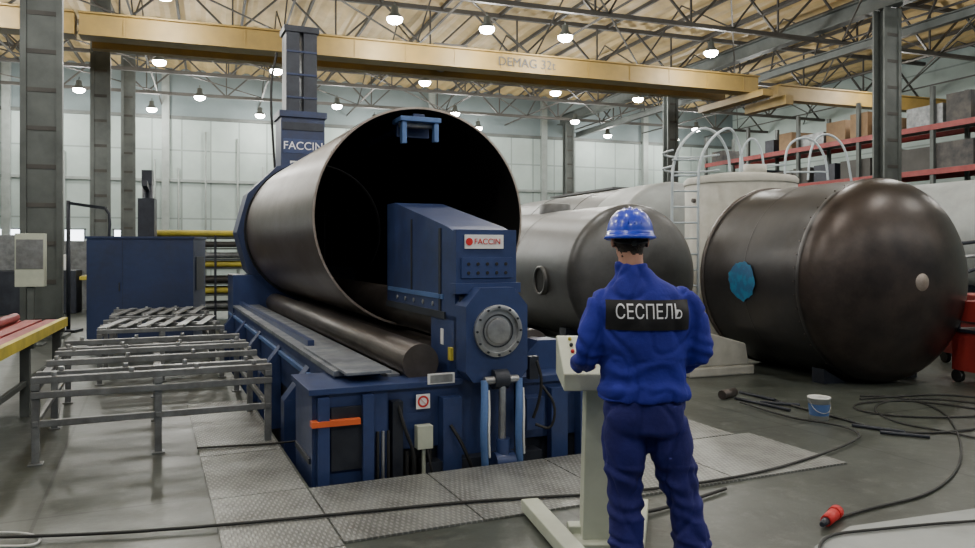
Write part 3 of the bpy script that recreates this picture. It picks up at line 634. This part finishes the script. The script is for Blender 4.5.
limb(b,[(-.085,0,.86),(-.095,0,.72),(-.085,.01,.5),(-.08,-.01,.3),(-.075,-.02,.09)],[.1,.105,.086,.084,.088],mTrou,22)
limb(b,[(.095,0,.86),(.12,0,.72),(.175,.01,.5),(.212,-.01,.3),(.235,-.02,.09)],[.1,.107,.088,.086,.09],mTrou,22)
def wrt(p):
    q=noise.noise(Vector((p.x*8,p.y*8,p.z*9)))*.010
    if .38<p.z<.64: q+=math.sin(p.z*75+p.x*22+noise.noise(p*8)*4)*.005
    if p.z<.3: q+=math.sin(p.z*80+p.x*20+noise.noise(p*8)*4)*.006
    q-=ridge(Vector((p.x-p.z*.4,p.y,p.z+p.x*.4)),(8,5,3),5)*.012
    q-=ridge(Vector((p.x+p.z*.5,p.y,p.z)),(6,6,4),9)*.009
    return q
remesh(b,'trousers',.0095,[mTrou],3,None,wrt)
for s,x in((-1,-.075),(1,.235)):
    b=B('boot'); a=.12*s
    d=Vector((math.sin(a),math.cos(a),0))
    o=Vector((x,-.03,0))
    limb(b,[o+Vector((0,0,.2)),o+Vector((0,0,.1)),o+d*.02+Vector((0,0,.055))],[.055,.055,.052],mBoot); limb(b,[o+d*-.04+Vector((0,0,.048)),o+d*.07+Vector((0,0,.05)),o+d*.17+Vector((0,0,.042)),o+d*.215+Vector((0,0,.036))],[.044,.048,.05,.034],mBoot)
    remesh(b,'boot',.008,[mBoot],2)
bv=BVHTree.FromPolygons([v.co.copy() for v in jac.data.vertices],[list(p.vertices) for p in jac.data.polygons])
def back(x,z,off):
    h=bv.ray_cast(Vector((x,-1,z)),Vector((0,1,0)))[0]
    return (h.y if h else -.1)-off
def smooth_back(x,z,off):
    return sum(back(x+dx,z+dz,off) for dx in(-.012,0,.012) for dz in(-.012,0,.012))/9
b=B('back_panel'); nx,nz=34,14
b.rings([[Vector((-.192+.372*i/nx,smooth_back(-.192+.372*i/nx,1.262+.135*j/nz,.007),1.262+.135*j/nz)) for i in range(nx+1)] for j in range(nz+1)],mBand,cap=False,closed_seg=False)
b.done(parent=worker,recalc=False)
t=text('СЕСПЕЛЬ','back_lettering',.1,mTextW,Matrix.Identity(4),worker,width=.30,ext=0)
bm=bmesh.new(); bm.from_mesh(t.data)
h_=[v.co.y for v in bm.verts]; k=.068/(max(h_)-min(h_))
for v in bm.verts: v.co.y*=k; 
for v in bm.verts: v.co.x*=.98
for n in range(-16,17): bmesh.ops.bisect_plane(bm,geom=bm.verts[:]+bm.edges[:]+bm.faces[:],plane_co=(n*.01,0,0),plane_no=(1,0,0))
for n in range(-4,5): bmesh.ops.bisect_plane(bm,geom=bm.verts[:]+bm.edges[:]+bm.faces[:],plane_co=(0,n*.01,0),plane_no=(0,1,0))
for v in bm.verts:
    x,z=v.co.x-.006,v.co.y+1.342; v.co=Vector((x,smooth_back(x,z,.0115),z))
bm.to_mesh(t.data); bm.free()
HC=Vector((-.06,.03,1.675))
b=B('h'); b.sph(HC+Vector((0,.0,.015)),(.076,.096,.105),mSkin,24,16); b.sph(HC+Vector((0,.035,-.06)),(.058,.06,.055),mSkin,20,12)
limb(b,[HC+Vector((.005,-.025,-.2)),HC+Vector((0,-.02,-.1)),HC+Vector((0,-.015,-.02))],[.062,.057,.06],mSkin)
limb(b,[HC+Vector((0,.09,.01)),HC+Vector((0,.112,-.022)),HC+Vector((0,.105,-.034))],[.009,.014,.011],mSkin,10)
for s in(-1,1):
    b.sph(HC+Vector((s*.079,-.005,-.015)),(.011,.019,.032),mSkin,12,8); b.sph(HC+Vector((s*.045,.07,-.03)),(.022,.022,.02),mSkin,10,8)
    b.sph(HC+Vector((s*.03,.085,.022)),(.024,.014,.009),mSkin,10,8)
b.sph(HC+Vector((0,.093,-.058)),(.024,.012,.006),mSkin,12,8); b.sph(HC+Vector((0,.09,-.068)),(.02,.012,.006),mSkin,12,8); b.sph(HC+Vector((0,.083,-.1)),(.02,.016,.016),mSkin,12,8)
def fh(p):
    q=p-HC
    if q.y<-.01 and q.z>-.072+.02*noise.noise(p*40) and abs(q.x)<.0775: return 1
    if q.z>.05: return 1
    return 0
head=remesh(b,'head',.0055,[mSkin,mHair],3,fh)
b=B('eyes')
for s in(-1,1): b.sph(HC+Vector((s*.03,.082,.003)),.0125,mEye,14,10); b.sph(HC+Vector((s*.03,.0925,.003)),.0055,mBlack,10,8)
b.done(parent=worker)
b=B('hard_hat'); Hc=HC+Vector((0,-.002,.022)); seg=40; rows=[]
for j in range(13):
    p=math.pi/2*j/12; r=math.cos(p)**.8 if j<12 else .01; z=math.sin(p)*.118; rows.append((r,z))
def ringh(r,z,off=0,front=0):
    out=[]
    for k in range(seg):
        t=2*math.pi*k/seg; c,s_=math.cos(t),math.sin(t); ex=off+(front*max(0,s_)**1.5)
        out.append(Hc+Vector((c*(.106*r+off),s_*(.132*r+ex),z-(front*max(0,s_)*.3 if front else 0))))
    return out
b.rings([ringh(.97,-.024,.012,.04),ringh(1,-.02,.015,.045),ringh(1,-.008,.005,.015),ringh(1,.002)]+[ringh(r,z) for r,z in rows],mHelm,cap=False)
b.rings([ringh(.97,-.024,.012,.04),ringh(.94,-.012,0),ringh(.9,.05)],mHelm,cap=False)
for x in(-.028,0,.028):
    pts=[Hc+Vector((x,math.cos(a)*.128*(1-abs(x)*1.2),.004+math.sin(a)*(.117-abs(x)*.2))) for a in [math.radians(18+k*12) for k in range(13)]]
    b.path(pts,.005,mHelm,8)
b.done(parent=worker)
b=B('hat_harness'); b.path([HC+Vector((.078*math.cos(a),.0+.098*math.sin(a),-.012-.012*(-math.sin(a)))) for a in [math.radians(180+k*15) for k in range(13)]],.006,mBlack,8)
b.cyl(HC+Vector((0,-.1,-.025)),HC+Vector((0,-.114,-.025)),.012,mBlack,14); b.done(parent=worker)
def hand(W,dirv,up,thumb,name):
    f=Vector(dirv).normalized(); u=Vector(up); u=(u-f*u.dot(f)).normalized(); x=f.cross(u)*thumb
    L=lambda a,c,d: W+x*a+f*c+u*d
    b=B(name)
    limb(b,[L(0,-.05,0),L(0,.0,0),L(0,.02,0)],[.03,.027,.028],mSkin)
    for a in(-.028,-.01,.01,.028): limb(b,[L(a*.6,.0,0),L(a,.045,.002),L(a*1.1,.092,0)],[.016,.0165,.0125],mSkin,12)
    for a,l in((-.031,.060),(-.0105,.075),(.0105,.08),(.031,.07)):
        a=a*1.08
        limb(b,[L(a,.08,0),L(a*1.05,.09+l*.35,.004),L(a*1.08,.09+l*.72,-.012),L(a*1.08,.09+l*.9,-.034)],[.0105,.0095,.0085,.007],mSkin,12)
    limb(b,[L(.022,.02,-.006),L(.048,.05,-.012),L(.058,.078,-.018),L(.056,.1,-.028)],[.015,.0125,.011,.008],mSkin,12)
    return remesh(b,name,.0032,[mSkin],2)
hand(LW+Vector((.004,.03,-.008)),(.05,1,-.10),(0,.1,1),1,'hand_left')
hand(RW+Vector((-.022,.02,-.004)),(-.72,.8,-.02),(0,.1,1),-1,'hand_right')
# ---------------------------------------------------------------- world & camera
w=D.worlds.new('World'); SC.world=w; w.use_nodes=True; w.node_tree.nodes['Background'].inputs[0].default_value=(.6,.74,.88,1); w.node_tree.nodes['Background'].inputs[1].default_value=.22
cam=D.cameras.new('Camera'); co=D.objects.new('Camera',cam); SC.collection.objects.link(co); co.location=(0,0,CH); co.rotation_euler=(math.radians(90),0,0)
cam.sensor_width=36; cam.lens=F/975*36; cam.shift_y=-24/975; cam.clip_end=200; cam.clip_start=.05; SC.camera=co
